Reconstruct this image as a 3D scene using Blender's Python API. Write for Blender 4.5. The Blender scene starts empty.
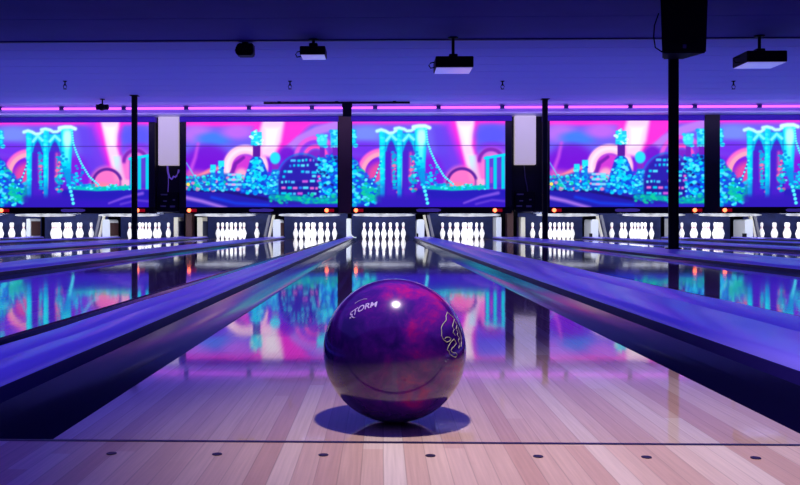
import bpy, bmesh, math, random
import numpy as np
from mathutils import Vector, Matrix

random.seed(7)
scene = bpy.context.scene
COL = scene.collection
PI = math.pi

# ------------------------------------------------------------------ camera frame of reference
F = 867.0                     # focal length in pixels at 800 px width
CAM = Vector((0.0, -1.19, 0.296))
YAW = math.radians(1.5)
PX, PY = 358.0, 226.0

def at(u, v, d):
    """real-world point seen at photo pixel u,v at distance d along the view axis"""
    r = (u - PX) / F * d
    return Vector((r * math.cos(YAW) - d * math.sin(YAW), CAM.y + r * math.sin(YAW) + d * math.cos(YAW),
                   CAM.z + (PY - v) / F * d))

# ------------------------------------------------------------------ materials
def srgb(r, g, b):
    def f(c):
        c /= 255.0
        return c / 12.92 if c <= 0.04045 else ((c + 0.055) / 1.055) ** 2.4
    return (f(r), f(g), f(b), 1.0)

def new_mat(name):
    m = bpy.data.materials.new(name)
    m.use_nodes = True
    nt = m.node_tree
    return m, nt, nt.nodes['Principled BSDF']

def mat(name, color, rough=0.5, metal=0.0, emit=None, estr=0.0, coat=0.0, spec=0.5, noise=0.0, nscale=20.0, bump=0.0, bscale=200.0):
    m, nt, b = new_mat(name)
    b.inputs['Base Color'].default_value = color
    b.inputs['Roughness'].default_value = rough
    b.inputs['Metallic'].default_value = metal
    b.inputs['Coat Weight'].default_value = coat
    b.inputs['Coat Roughness'].default_value = 0.05
    b.inputs['Specular IOR Level'].default_value = spec
    if emit:
        b.inputs['Emission Color'].default_value = emit
        b.inputs['Emission Strength'].default_value = estr
    if noise > 0:
        tc = nt.nodes.new('ShaderNodeTexCoord')
        n = nt.nodes.new('ShaderNodeTexNoise'); n.inputs['Scale'].default_value = nscale; n.inputs['Detail'].default_value = 4
        nt.links.new(tc.outputs['Object'], n.inputs['Vector'])
        mr = nt.nodes.new('ShaderNodeMapRange')
        mr.inputs['From Min'].default_value = 0.3; mr.inputs['From Max'].default_value = 0.7
        mr.inputs['To Min'].default_value = 1 - noise; mr.inputs['To Max'].default_value = 1 + noise
        nt.links.new(n.outputs['Fac'], mr.inputs['Value'])
        mx = nt.nodes.new('ShaderNodeVectorMath'); mx.operation = 'SCALE'
        mx.inputs[0].default_value = color[:3]
        nt.links.new(mr.outputs['Result'], mx.inputs['Scale'])
        nt.links.new(mx.outputs['Vector'], b.inputs['Base Color'])
    if bump > 0:
        tc = nt.nodes.new('ShaderNodeTexCoord')
        n = nt.nodes.new('ShaderNodeTexNoise'); n.inputs['Scale'].default_value = bscale
        nt.links.new(tc.outputs['Object'], n.inputs['Vector'])
        bp = nt.nodes.new('ShaderNodeBump'); bp.inputs['Strength'].default_value = bump; bp.inputs['Distance'].default_value = 0.01
        nt.links.new(n.outputs['Fac'], bp.inputs['Height'])
        nt.links.new(bp.outputs['Normal'], b.inputs['Normal'])
    return m

LANE0 = 0.071
BOARD = 1.054 / 39

def wood_mat(name, glossy):
    m, nt, b = new_mat(name)
    N = nt.nodes.new; L = nt.links.new
    geo = N('ShaderNodeNewGeometry')
    sep = N('ShaderNodeSeparateXYZ'); L(geo.outputs['Position'], sep.inputs[0])
    def math_(op, a, c, clamp=False):
        n = N('ShaderNodeMath'); n.operation = op; n.use_clamp = clamp
        for i, v in enumerate((a, c)):
            if v is None: continue
            if isinstance(v, (int, float)): n.inputs[i].default_value = v
            else: L(v, n.inputs[i])
        return n.outputs[0]
    bx = math_('DIVIDE', math_('SUBTRACT', sep.outputs['X'], LANE0 - 0.527), BOARD)
    bi = math_('FLOOR', bx, None)
    fr = math_('FRACT', bx, None)
    # each board run is cut in lengths
    wn = N('ShaderNodeTexWhiteNoise'); wn.noise_dimensions = '1D'; L(bi, wn.inputs['W'])
    yy = math_('FLOOR', math_('ADD', math_('DIVIDE', sep.outputs['Y'], 1.9), math_('MULTIPLY', wn.outputs['Value'], 7.0)), None)
    comb = N('ShaderNodeCombineXYZ'); L(bi, comb.inputs[0]); L(yy, comb.inputs[1])
    wn2 = N('ShaderNodeTexWhiteNoise'); wn2.noise_dimensions = '2D'; L(comb.outputs[0], wn2.inputs['Vector'])
    grp = math_('FLOOR', math_('DIVIDE', bx, 2.0), None)
    wn3 = N('ShaderNodeTexWhiteNoise'); wn3.noise_dimensions = '1D'; L(math_('ADD', grp, 31.7), wn3.inputs['W'])
    tone = math_('ADD', math_('MULTIPLY', wn2.outputs['Value'], 0.5), math_('MULTIPLY', wn3.outputs['Value'], 0.5))
    ramp = N('ShaderNodeValToRGB')
    e = ramp.color_ramp.elements
    e[0].position = 0.12; e[0].color = srgb(198, 158, 140)
    e[1].position = 0.88; e[1].color = srgb(234, 218, 200)
    x = ramp.color_ramp.elements.new(0.55); x.color = srgb(216, 184, 164)
    L(tone, ramp.inputs[0])
    # grain
    mp = N('ShaderNodeMapping'); mp.inputs['Scale'].default_value = (260, 6, 1); L(geo.outputs['Position'], mp.inputs[0])
    gn = N('ShaderNodeTexNoise'); gn.inputs['Scale'].default_value = 1.0; gn.inputs['Detail'].default_value = 5; L(mp.outputs[0], gn.inputs['Vector'])
    gr = N('ShaderNodeMapRange'); gr.inputs['From Min'].default_value = 0.3; gr.inputs['From Max'].default_value = 0.7
    gr.inputs['To Min'].default_value = 0.88; gr.inputs['To Max'].default_value = 1.08; L(gn.outputs['Fac'], gr.inputs['Value'])
    # seams
    ed = math_('ABSOLUTE', math_('SUBTRACT', fr, 0.5), None)
    seam = N('ShaderNodeMapRange'); seam.inputs['From Min'].default_value = 0.462; seam.inputs['From Max'].default_value = 0.492
    seam.inputs['To Min'].default_value = 1.0; seam.inputs['To Max'].default_value = 0.72; L(ed, seam.inputs['Value'])
    sc = math_('MULTIPLY', gr.outputs[0], seam.outputs[0])
    vm = N('ShaderNodeVectorMath'); vm.operation = 'SCALE'; L(ramp.outputs[0], vm.inputs[0]); L(sc, vm.inputs['Scale'])
    L(vm.outputs[0], b.inputs['Base Color'])
    # worn lacquer: mottled roughness and fine ripples
    n2 = N('ShaderNodeTexNoise'); n2.inputs['Scale'].default_value = 110.0; n2.inputs['Detail'].default_value = 6; L(geo.outputs['Position'], n2.inputs['Vector'])
    rr = N('ShaderNodeMapRange'); rr.inputs['From Min'].default_value = 0.3; rr.inputs['From Max'].default_value = 0.75
    rr.inputs['To Min'].default_value = 0.025 if glossy else 0.30; rr.inputs['To Max'].default_value = 0.075 if glossy else 0.33
    L(n2.outputs['Fac'], rr.inputs['Value']); L(rr.outputs[0], b.inputs['Roughness'])
    mp3 = N('ShaderNodeMapping'); mp3.inputs['Scale'].default_value = (9, 3.5, 1) if glossy else (40, 25, 1); L(geo.outputs['Position'], mp3.inputs[0])
    n3 = N('ShaderNodeTexNoise'); n3.inputs['Scale'].default_value = 1.0; n3.inputs['Detail'].default_value = 5; L(mp3.outputs[0], n3.inputs['Vector'])
    bp = N('ShaderNodeBump'); bp.inputs['Strength'].default_value = 0.022 if glossy else 0.04; bp.inputs['Distance'].default_value = 0.01
    L(n3.outputs['Fac'], bp.inputs['Height']); L(bp.outputs[0], b.inputs['Normal'])
    b.inputs['IOR'].default_value = 1.85 if glossy else 1.45
    b.inputs['Specular IOR Level'].default_value = 0.5 if glossy else 0.35
    return m

M = {}
M['lane'] = wood_mat('lane_wood', True)
M['approach'] = wood_mat('approach_wood', False)
M['foul'] = mat('foul_line_paint', srgb(28, 18, 60), 0.35)
M['dot'] = mat('dark_inlay', srgb(38, 26, 60), 0.4)
M['subfloor'] = mat('subfloor', srgb(14, 12, 26), 0.8)
M['gutter'] = mat('gutter_plastic', srgb(11, 8, 42), 0.12, spec=0.6, bump=0.03, bscale=7)
M['skirt'] = mat('skirt_plastic', srgb(40, 26, 118), 0.4)
M['cap'] = mat('cap_plastic', srgb(152, 138, 255), 0.28, emit=srgb(74, 60, 225), estr=0.22, spec=0.6, bump=0.06, bscale=9)  # faint glow added so the caps look brighter lit
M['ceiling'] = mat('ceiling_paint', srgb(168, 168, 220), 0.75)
M['ceiling_dark'] = mat('ceiling_dark_tone', srgb(88, 78, 168), 0.75, noise=0.08, nscale=1.5)  # darker tone for the front part of the ceiling
M['dark_wall'] = mat('dark_wall_paint', srgb(16, 12, 34), 0.8)
M['valance'] = mat('valance_paint', srgb(150, 140, 215), 0.45)
M['lip'] = mat('lip_paint', srgb(225, 225, 245), 0.4)
M['frame'] = mat('black_frame', srgb(13, 9, 26), 0.5)
M['frame_top'] = mat('indigo_frame', srgb(84, 28, 205), 0.5)
M['pillar'] = mat('pillar_brown', srgb(92, 62, 60), 0.6)
M['white_col'] = mat('white_board', srgb(222, 218, 225), 0.6, emit=srgb(215, 200, 205), estr=0.55)  # own glow stands in for white light falling on the boards
M['black'] = mat('matt_black', srgb(8, 7, 11), 0.6, spec=0.25)
M['black_gloss'] = mat('satin_black', srgb(9, 8, 14), 0.6, spec=0.2)
M['grey'] = mat('grey_plastic', srgb(120, 118, 135), 0.45)
M['silver'] = mat('pale_plate', srgb(225, 225, 240), 0.3, metal=0.7, emit=srgb(165, 150, 225), estr=0.3)  # added glow stands in for mural light from below
M['badge'] = mat('badge_purple', srgb(95, 80, 170), 0.35, emit=srgb(80, 62, 165), estr=0.35)
M['red_body'] = mat('red_lens', srgb(130, 8, 20), 0.3, emit=srgb(160, 6, 24), estr=0.6)
M['red_lamp'] = mat('red_lamp_glow', srgb(255, 90, 50), 0.3, emit=(1.0, 0.16, 0.06, 1), estr=4.5)
M['uv'] = mat('violet_tube_glow', srgb(240, 120, 240), 0.3, emit=(0.9, 0.15, 0.84, 1), estr=1.1)
M['pit_glow'] = mat('white_tube_glow', srgb(255, 255, 255), 0.3, emit=(0.85, 0.9, 1.0, 1), estr=0.9)
M['holder'] = mat('tube_holder', srgb(50, 30, 110), 0.5)
M['navy'] = mat('navy_curtain', srgb(34, 46, 112), 0.7, noise=0.25, nscale=6)
M['housing'] = mat('navy_housing', srgb(34, 38, 72), 0.5)
M['cream'] = mat('cream_board', srgb(236, 228, 205), 0.45)
M['white_board'] = mat('white_shell', srgb(232, 236, 244), 0.4)
M['brown'] = mat('brown_panel', srgb(78, 44, 44), 0.6)
M['cable'] = mat('violet_cable', srgb(130, 100, 215), 0.5, emit=srgb(110, 80, 200), estr=0.4)
M['cable_dim'] = mat('grey_cable', srgb(90, 84, 120), 0.5)

def blotchy_glow(m):
    nt = m.node_tree; b = nt.nodes['Principled BSDF']
    tc = nt.nodes.new('ShaderNodeTexCoord'); n = nt.nodes.new('ShaderNodeTexNoise'); n.inputs['Scale'].default_value = 7; n.inputs['Detail'].default_value = 3
    nt.links.new(tc.outputs['Object'], n.inputs['Vector'])
    mr = nt.nodes.new('ShaderNodeMapRange'); mr.inputs['From Min'].default_value = 0.35; mr.inputs['From Max'].default_value = 0.65
    mr.inputs['To Min'].default_value = 0.32; mr.inputs['To Max'].default_value = 1.0
    nt.links.new(n.outputs['Fac'], mr.inputs['Value']); nt.links.new(mr.outputs[0], b.inputs['Emission Strength'])
blotchy_glow(M['pit_glow'])

def pin_mat():
    m, nt, b = new_mat('pin_coating')
    N = nt.nodes.new; L = nt.links.new
    tc = N('ShaderNodeTexCoord'); sp = N('ShaderNodeSeparateXYZ'); L(tc.outputs['Object'], sp.inputs[0])
    r = N('ShaderNodeValToRGB'); r.color_ramp.interpolation = 'CONSTANT'
    w = srgb(246, 246, 252); rd = srgb(205, 40, 60)
    e = r.color_ramp.elements
    e[0].position = 0; e[0].color = w
    e[1].position = 0.245; e[1].color = rd
    for p, c in ((0.253, w), (0.265, rd), (0.273, w)):
        x = e.new(p); x.color = c
    L(sp.outputs['Z'], r.inputs[0]); L(r.outputs[0], b.inputs['Base Color'])
    b.inputs['Roughness'].default_value = 0.25
    b.inputs['Emission Strength'].default_value = 0.7  # glow put into the coating so the pins look brightly lit
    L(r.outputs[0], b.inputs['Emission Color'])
    return m
M['pin'] = pin_mat()

def ball_mat():
    m, nt, b = new_mat('ball_resin')
    N = nt.nodes.new; L = nt.links.new
    tc = N('ShaderNodeTexCoord')
    n0 = N('ShaderNodeTexNoise'); n0.inputs['Scale'].default_value = 7; n0.inputs['Detail'].default_value = 3
    L(tc.outputs['Object'], n0.inputs['Vector'])
    mixv = N('ShaderNodeVectorMath'); mixv.operation = 'MULTIPLY_ADD'
    L(n0.outputs['Color'], mixv.inputs[0]); mixv.inputs[1].default_value = (0.13, 0.13, 0.13)
    L(tc.outputs['Object'], mixv.inputs[2])
    n1 = N('ShaderNodeTexNoise'); n1.inputs['Scale'].default_value = 16; n1.inputs['Detail'].default_value = 6; n1.inputs['Roughness'].default_value = 0.62
    L(mixv.outputs[0], n1.inputs['Vector'])
    # more red towards the right of the ball, more blue towards the lower left
    sp = N('ShaderNodeSeparateXYZ'); L(tc.outputs['Object'], sp.inputs[0])
    ax = N('ShaderNodeMath'); ax.operation = 'MULTIPLY_ADD'; L(sp.outputs['X'], ax.inputs[0]); ax.inputs[1].default_value = 0.75; L(n1.outputs['Fac'], ax.inputs[2])
    az = N('ShaderNodeMath'); az.operation = 'MULTIPLY_ADD'; L(sp.outputs['Z'], az.inputs[0]); az.inputs[1].default_value = 0.6; L(ax.outputs[0], az.inputs[2])
    r = N('ShaderNodeValToRGB'); e = r.color_ramp.elements
    e[0].position = 0.36; e[0].color = srgb(34, 10, 92)
    e[1].position = 0.80; e[1].color = srgb(190, 14, 96)
    for p, c in ((0.50, srgb(62, 14, 118)), (0.60, srgb(98, 14, 128)), (0.68, srgb(140, 12, 118))):
        x = e.new(p); x.color = c
    L(az.outputs[0], r.inputs[0]); L(r.outputs[0], b.inputs['Base Color'])
    b.inputs['Roughness'].default_value = 0.16
    b.inputs['IOR'].default_value = 1.5
    b.inputs['Coat Weight'].default_value = 0.6
    b.inputs['Coat Roughness'].default_value = 0.03
    return m
M['ball'] = ball_mat()
M['mark_white'] = mat('pale_print', srgb(185, 165, 215), 0.5)
M['mark_cream'] = mat('cream_print', srgb(165, 160, 130), 0.5)

def mural_mat():
    m, nt, b = new_mat('mural_paint')
    N = nt.nodes.new; L = nt.links.new
    a = N('ShaderNodeAttribute'); a.attribute_name = 'Col'
    b.inputs['Base Color'].default_value = (0.02, 0.02, 0.03, 1)
    b.inputs['Roughness'].default_value = 0.6
    L(a.outputs['Color'], b.inputs['Emission Color'])
    b.inputs['Emission Strength'].default_value = 1.2  # glow under the blacklight is put into the colours as emission
    m.cycles.emission_sampling = 'NONE'
    return m
M['mural'] = mural_mat()

# ------------------------------------------------------------------ mesh helpers
def box(bm, x0, x1, y0, y1, z0, z1, bev=0.0, seg=2):
    vs = [bm.verts.new(p) for p in ((x0,y0,z0),(x1,y0,z0),(x1,y1,z0),(x0,y1,z0),(x0,y0,z1),(x1,y0,z1),(x1,y1,z1),(x0,y1,z1))]
    fs = [bm.faces.new([vs[i] for i in q]) for q in ((0,3,2,1),(4,5,6,7),(0,1,5,4),(1,2,6,5),(2,3,7,6),(3,0,4,7))]
    if bev > 0:
        es = list({e for f in fs for e in f.edges})
        bmesh.ops.bevel(bm, geom=es, offset=bev, segments=seg, affect='EDGES', profile=0.5)

def prism(bm, prof, y0, y1, nseg=1, closed=True, wave=0.0, cap=True):
    """extrude an x,z outline along y"""
    rows = []
    for k in range(nseg + 1):
        y = y0 + (y1 - y0) * k / nseg
        dz = wave * (math.sin(y * 5.1) + 0.6 * math.sin(y * 11.3 + 1)) if wave else 0
        rows.append([bm.verts.new((x, y, z + (dz if z > 0 else 0))) for x, z in prof])
    n = len(prof)
    for a, b_ in zip(rows, rows[1:]):
        for i in range(n if closed else n - 1):
            j = (i + 1) % n
            bm.faces.new((a[i], a[j], b_[j], b_[i]))
    if closed and cap:
        bm.faces.new(rows[0][::-1]); bm.faces.new(rows[-1])

def lathe(bm, prof, seg=16, axis='z', origin=(0,0,0)):
    rings = []
    o = Vector(origin)
    for r, h in prof:
        ring = []
        for k in range(seg):
            a = 2 * PI * k / seg
            c, s = r * math.cos(a), r * math.sin(a)
            p = {'z': (c, s, h), 'x': (h, c, s), 'y': (s, h, c)}[axis]
            ring.append(bm.verts.new(o + Vector(p)))
        rings.append(ring)
    for a, b_ in zip(rings, rings[1:]):
        for i in range(seg):
            j = (i + 1) % seg
            bm.faces.new((a[i], a[j], b_[j], b_[i]))
    bm.faces.new(rings[0][::-1]); bm.faces.new(rings[-1])

def tube(bm, pts, r, seg=8):
    pts = [Vector(p) for p in pts]
    rings = []
    for i, p in enumerate(pts):
        t = (pts[min(i+1, len(pts)-1)] - pts[max(i-1, 0)]).normalized()
        up = Vector((0,0,1)) if abs(t.z) < 0.9 else Vector((1,0,0))
        a = t.cross(up).normalized(); b_ = t.cross(a)
        rings.append([bm.verts.new(p + (a*math.cos(2*PI*k/seg) + b_*math.sin(2*PI*k/seg))*r) for k in range(seg)])
    for a, b_ in zip(rings, rings[1:]):
        for i in range(seg):
            j = (i+1) % seg
            bm.faces.new((a[i], a[j], b_[j], b_[i]))
    bm.faces.new(rings[0][::-1]); bm.faces.new(rings[-1])

def obj(name, bm, material, parent=None, loc=(0,0,0), rotz=0, smooth=False):
    bmesh.ops.recalc_face_normals(bm, faces=bm.faces)
    me = bpy.data.meshes.new(name); bm.to_mesh(me); bm.free()
    me.materials.append(material)
    if smooth:
        me.polygons.foreach_set('use_smooth', [True]*len(me.polygons))
        try: me.set_sharp_from_angle(angle=math.radians(40))
        except Exception: pass
    o = bpy.data.objects.new(name, me); COL.objects.link(o)
    o.location = loc; o.rotation_euler = (0,0,rotz)
    if parent: o.parent = parent
    return o

def tag(o, label, cat, group=None):
    o['label'] = label; o['category'] = cat
    if group: o['group'] = group
    return o

def thing(name, label, cat, loc=(0,0,0), rotz=0, group=None):
    o = bpy.data.objects.new(name, None); COL.objects.link(o)
    o.empty_display_size = 0.1
    o.location = loc; o.rotation_euler = (0,0,rotz)
    return tag(o, label, cat, group)

def dup(root, loc, label, group=None):
    r = root.copy(); COL.objects.link(r); r.location = loc; r['label'] = label
    if group: r['group'] = group
    for ch in list(root.children):
        c = ch.copy(); COL.objects.link(c); c.parent = r
        for g in list(ch.children):
            d = g.copy(); COL.objects.link(d); d.parent = c
    return r

def struct(name, bm, material, parent=None):
    o = obj(name, bm, material, parent); o['kind'] = 'structure'; return o

BM = bmesh.new

# ------------------------------------------------------------------ layout
# lane centres from left to right and the phrase that finds each
LANES = [
    (-8.89, 'lane at left edge of photo'),
    (-7.28, 'left lane under leftmost bridge mural'),
    (-5.45, 'right lane under leftmost bridge mural'),
    (-3.36, 'left lane under left skyline mural'),
    (-1.535, 'right lane under left skyline mural'),
    (0.071, 'left lane under middle bridge mural'),
    (1.90, 'right lane under middle bridge mural'),
    (3.99, 'left lane under right skyline mural'),
    (5.82, 'right lane under right skyline mural'),
    (7.43, 'left lane under rightmost bridge mural'),
    (9.26, 'right lane under rightmost bridge mural'),
]
HALF, GUT = 0.527, 0.185
LEN = 19.30
XL, XR = -10.25, 10.9
CEIL = 2.73
YB = 10.12            # where the ceiling changes tone
YW = 16.62            # face of the murals

# ------------------------------------------------------------------ setting
bm = BM(); box(bm, XL, XR, -4.0, -0.009, -0.12, 0.0)
floor = struct('floor', bm, M['approach'])
bm = BM(); box(bm, XL, XR, -0.009, 0.0, -0.12, 0.0006)
struct('trim_1', bm, M['foul'])
# guide dots inlaid in the approach
for lx, _ in LANES:
    for k in range(-3, 5):
        u = {0: 0}.get(k, k)
        p = Vector((lx + k * 0.1379 - 0.007, -0.072, 0.0))
        if abs(p.x - lx) > HALF + 0.03: continue
        bm = BM(); lathe(bm, [(0.0065, 0.0002), (0.0065, 0.0010)], 16, 'z', p)
        d = struct('guide_dot', bm, M['dot'], floor)
bm = BM(); box(bm, XL, XR, 0.0, 20.4, -0.22, -0.125)
struct('floor_under_lanes', bm, M['subfloor'])
bm = BM()
y = YB
k = 0
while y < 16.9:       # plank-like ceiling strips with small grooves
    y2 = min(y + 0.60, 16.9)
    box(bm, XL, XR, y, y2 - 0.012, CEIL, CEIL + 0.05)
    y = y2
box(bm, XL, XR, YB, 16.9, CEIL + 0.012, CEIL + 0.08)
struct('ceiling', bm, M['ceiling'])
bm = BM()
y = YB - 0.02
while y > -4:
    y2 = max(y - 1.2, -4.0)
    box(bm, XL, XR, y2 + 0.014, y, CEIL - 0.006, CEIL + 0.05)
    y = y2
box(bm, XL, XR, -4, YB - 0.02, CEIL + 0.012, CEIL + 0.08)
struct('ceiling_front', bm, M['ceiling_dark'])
bm = BM(); box(bm, XL, XR, YB - 0.035, YB + 0.012, CEIL - 0.022, CEIL + 0.05)
struct('trim_2', bm, M['holder'])
bm = BM(); box(bm, XL - 0.12, XL, -4, 20.52, -0.22, CEIL + 0.08); struct('wall_left', bm, M['dark_wall'])
bm = BM(); box(bm, XR, XR + 0.12, -4, 20.52, -0.22, CEIL + 0.08); struct('wall_right', bm, M['dark_wall'])
bm = BM(); box(bm, XL, XR, 20.4, 20.52, -0.22, CEIL + 0.08); struct('wall_back', bm, M['dark_wall'])
bm = BM(); box(bm, XL, XR, YW + 0.16, YW + 0.26, 0.62, CEIL); struct('wall_masking', bm, M['dark_wall'])
# valance and ledge above the murals
bm = BM(); box(bm, XL, XR, YW - 0.36, YW - 0.30, 2.575, CEIL); struct('trim_3', bm, M['valance'])
bm = BM(); box(bm, XL, XR, YW - 0.40, YW + 0.16, 2.552, 2.585, 0.008); struct('trim_4', bm, M['lip'])

# ------------------------------------------------------------------ lanes with gutters
def gutter_bm(x0, side):
    bm = BM()
    n = 14
    prof = []
    for i in range(n + 1):
        t = i / n
        q = t if side > 0 else 1 - t            # q runs from the lane to the divider, whose side is higher
        rise = 0.004 * max(0.0, q)
        prof.append((x0 + 0.002 + (GUT - 0.004) * t, -0.006 - 0.080 * math.sin(PI * t) ** 0.8 + rise))
    prof2 = [(x, z - 0.006) for x, z in prof[::-1]]
    prism(bm, prof + prof2, 0.002, LEN, 1, True)
    return bm

for i, (x, phrase) in enumerate(LANES):
    lab = 'polished maple bowling lane, ' + phrase
    if i == 5: lab = 'polished maple bowling lane carrying the purple ball'
    bm = BM(); box(bm, x - HALF + 0.001, x + HALF - 0.001, 0.001, LEN, -0.12, 0.0)
    ln = tag(obj('bowling_lane', bm, M['lane']), lab, 'bowling lane', 'polished lanes side by side')
    for xx, sd in ((x - HALF - GUT, -1), (x + HALF, 1)):
        obj('gutter', gutter_bm(xx, sd), M['gutter'], ln, smooth=True)

# ------------------------------------------------------------------ dividers between the gutters
def divider(x0, x1, label):
    w = x1 - x0
    h = 0.045
    r = min(0.03, w * 0.3)
    prof = [(x0, -0.124), (x0, h - r * 0.8)]
    for k in range(1, 6):
        a = PI / 2 * k / 5
        prof.append((x0 + r * (1 - math.cos(a)), h - r * 0.8 + r * 0.8 * math.sin(a)))
    g = x0 + w * 0.56
    prof += [(g - 0.010, h), (g - 0.004, h - 0.003), (g + 0.004, h - 0.003), (g + 0.010, h - 0.0005)]
    for k in range(5, -1, -1):
        a = PI / 2 * k / 5
        prof.append((x1 - r * (1 - math.cos(a)), h - r * 0.8 + r * 0.8 * math.sin(a)))
    prof.append((x1, -0.124))
    bm = BM(); prism(bm, prof, 0.002, LEN - 0.1, 120, True, wave=0.0011)
    dv = tag(obj('lane_divider', bm, M['cap'], smooth=True), label, 'lane divider', 'violet dividers between gutters')
    for xs_, xt in ((x0 - 0.0015, x0 + 0.0005), (x1 - 0.0005, x1 + 0.0015)):
        bm = BM(); box(bm, xs_, xt, 0.0025, LEN - 0.12, -0.02, h - r * 0.8 + 0.003)
        sk = obj('side_skirt', bm, M['skirt'], dv); sk['label'] = 'dark side strip'
    return dv

GAPS = []
for (a, pa), (b_, pb) in zip(LANES, LANES[1:]):
    GAPS.append((a + HALF + GUT, b_ - HALF - GUT))
DLAB = [
    'narrow violet lane divider left of the leftmost bridge mural lanes',
    'wide violet lane divider below the leftmost bridge mural',
    'broad violet lane divider carrying the slim post on the left',
    'violet lane divider running below the left skyline mural',
    'narrow violet lane divider left of the ball, nearest of its side',
    'wide violet lane divider right of the ball, running below middle bridge mural',
    'broad violet lane divider carrying the black post with the loudspeaker',
    'wide violet lane divider below the right skyline mural',
    'narrow violet lane divider between right skyline and rightmost bridge mural lanes',
    'wide violet lane divider below the rightmost bridge mural',
]
for (x0, x1), lab in zip(GAPS, DLAB):
    divider(x0 + 0.002, x1 - 0.002, lab)
for x0, x1, lab in ((XL + 0.01, LANES[0][0] - HALF - GUT - 0.002, 'violet ledge along the far left wall'),
                    (LANES[-1][0] + HALF + GUT + 0.002, XR - 0.01, 'violet ledge along the far right wall')):
    divider(x0, x1, lab)

# ------------------------------------------------------------------ mural painting
def smooth(e0, e1, x):
    t = np.clip((x - e0) / (e1 - e0), 0, 1)
    return t * t * (3 - 2 * t)

MW, MH = 153.0, 86.0
RES = 2.2
nx, ny = int(MW * RES), int(MH * RES)
GX, GY = np.meshgrid(np.linspace(0, MW, nx), np.linspace(0, MH, ny))

class Paint:
    def __init__(s): s.c = np.zeros((ny, nx, 3))
    def blend(s, m, col):
        m = np.clip(m, 0, 1)[..., None]
        s.c = s.c * (1 - m) + np.array(col, float) / 255.0 * m
    def rect(s, x0, x1, y0, y1, col, a=1.0, soft=0.8):
        m = smooth(x0 - soft, x0 + soft, GX) * (1 - smooth(x1 - soft, x1 + soft, GX)) * smooth(y0 - soft, y0 + soft, GY) * (1 - smooth(y1 - soft, y1 + soft, GY))
        s.blend(m * a, col)
    def disc(s, cx, cy, rx, ry, col, a=1.0, soft=0.25):
        d = np.sqrt(((GX - cx) / rx) ** 2 + ((GY - cy) / ry) ** 2)
        s.blend((1 - smooth(1 - soft, 1 + soft, d)) * a, col)
    def ring(s, cx, cy, r0, r1, col, a=1.0, soft=1.2, ysc=1.0, cut=None):
        d = np.sqrt((GX - cx) ** 2 + ((GY - cy) * ysc) ** 2)
        m = smooth(r0 - soft, r0 + soft, d) * (1 - smooth(r1 - soft, r1 + soft, d))
        if cut is not None: m = m * (1 - smooth(cut - 2, cut + 2, GY))
        s.blend(m * a, col)
    def band(s, pts, w0, w1, col, a=1.0, soft=1.5):
        """soft line through pts with half-width from w0 to w1"""
        pts = np.array(pts, float)
        best = np.full(GX.shape, 1e9)
        n = len(pts) - 1
        for i in range(n):
            p, q = pts[i], pts[i+1]
            v = q - p; L2 = (v ** 2).sum()
            t = np.clip(((GX - p[0]) * v[0] + (GY - p[1]) * v[1]) / L2, 0, 1)
            d = np.hypot(GX - p[0] - t * v[0], GY - p[1] - t * v[1])
            w = w0 + (w1 - w0) * (i + t) / n
            best = np.minimum(best, d - w)
        s.blend((1 - smooth(-soft, soft, best)) * a, col)
    def poly(s, pts, col, a=1.0, soft=1.2):
        pts = np.array(pts, float)
        inside = np.zeros(GX.shape, bool)
        best = np.full(GX.shape, 1e9)
        j = len(pts) - 1
        for i in range(len(pts)):
            xi, yi = pts[i]; xj, yj = pts[j]
            if yi != yj:
                c = ((yi > GY) != (yj > GY)) & (GX < (xj - xi) * (GY - yi) / (yj - yi) + xi)
                inside ^= c
            v = pts[j] - pts[i]; L2 = max((v ** 2).sum(), 1e-9)
            t = np.clip(((GX - xi) * v[0] + (GY - yi) * v[1]) / L2, 0, 1)
            best = np.minimum(best, np.hypot(GX - xi - t * v[0], GY - yi - t * v[1]))
            j = i
        sd = np.where(inside, -best, best)
        s.blend((1 - smooth(-soft, soft, sd)) * a, col)
    def dots(s, rng, fn, box_, n, cols, r=(0.9, 1.8), a=0.95, flat=0.8):
        x0, x1, y0, y1 = box_
        k = 0
        for _ in range(n * 4):
            if k >= n: break
            x, y = rng.uniform(x0, x1), rng.uniform(y0, y1)
            if not fn(x, y): continue
            rr = rng.uniform(*r) * 1.3
            s.disc(x, y, rr, rr * flat, rng.choice(cols), a * 0.92, 0.5)
            k += 1

CY, CYL, TEAL, GRN = (0, 215, 242), (85, 238, 252), (0, 160, 215), (15, 195, 150)
BLU, DBL, NAV = (20, 80, 225), (35, 25, 175), (28, 18, 120)
PUR, VIO, LIL, MAG, PNK, PCH, WHT = (120, 25, 215), (95, 45, 220), (180, 115, 238), (255, 40, 205), (255, 110, 195), (255, 165, 185), (255, 238, 248)

def backdrop(p):
    t = GY / MH
    p.c[:] = np.array(PUR) / 255.0
    p.rect(-5, 160, -5, 34, (105, 90, 230), 1, 6)
    p.rect(-5, 160, -8, 2.5, MAG, 1, 3.5)

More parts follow.
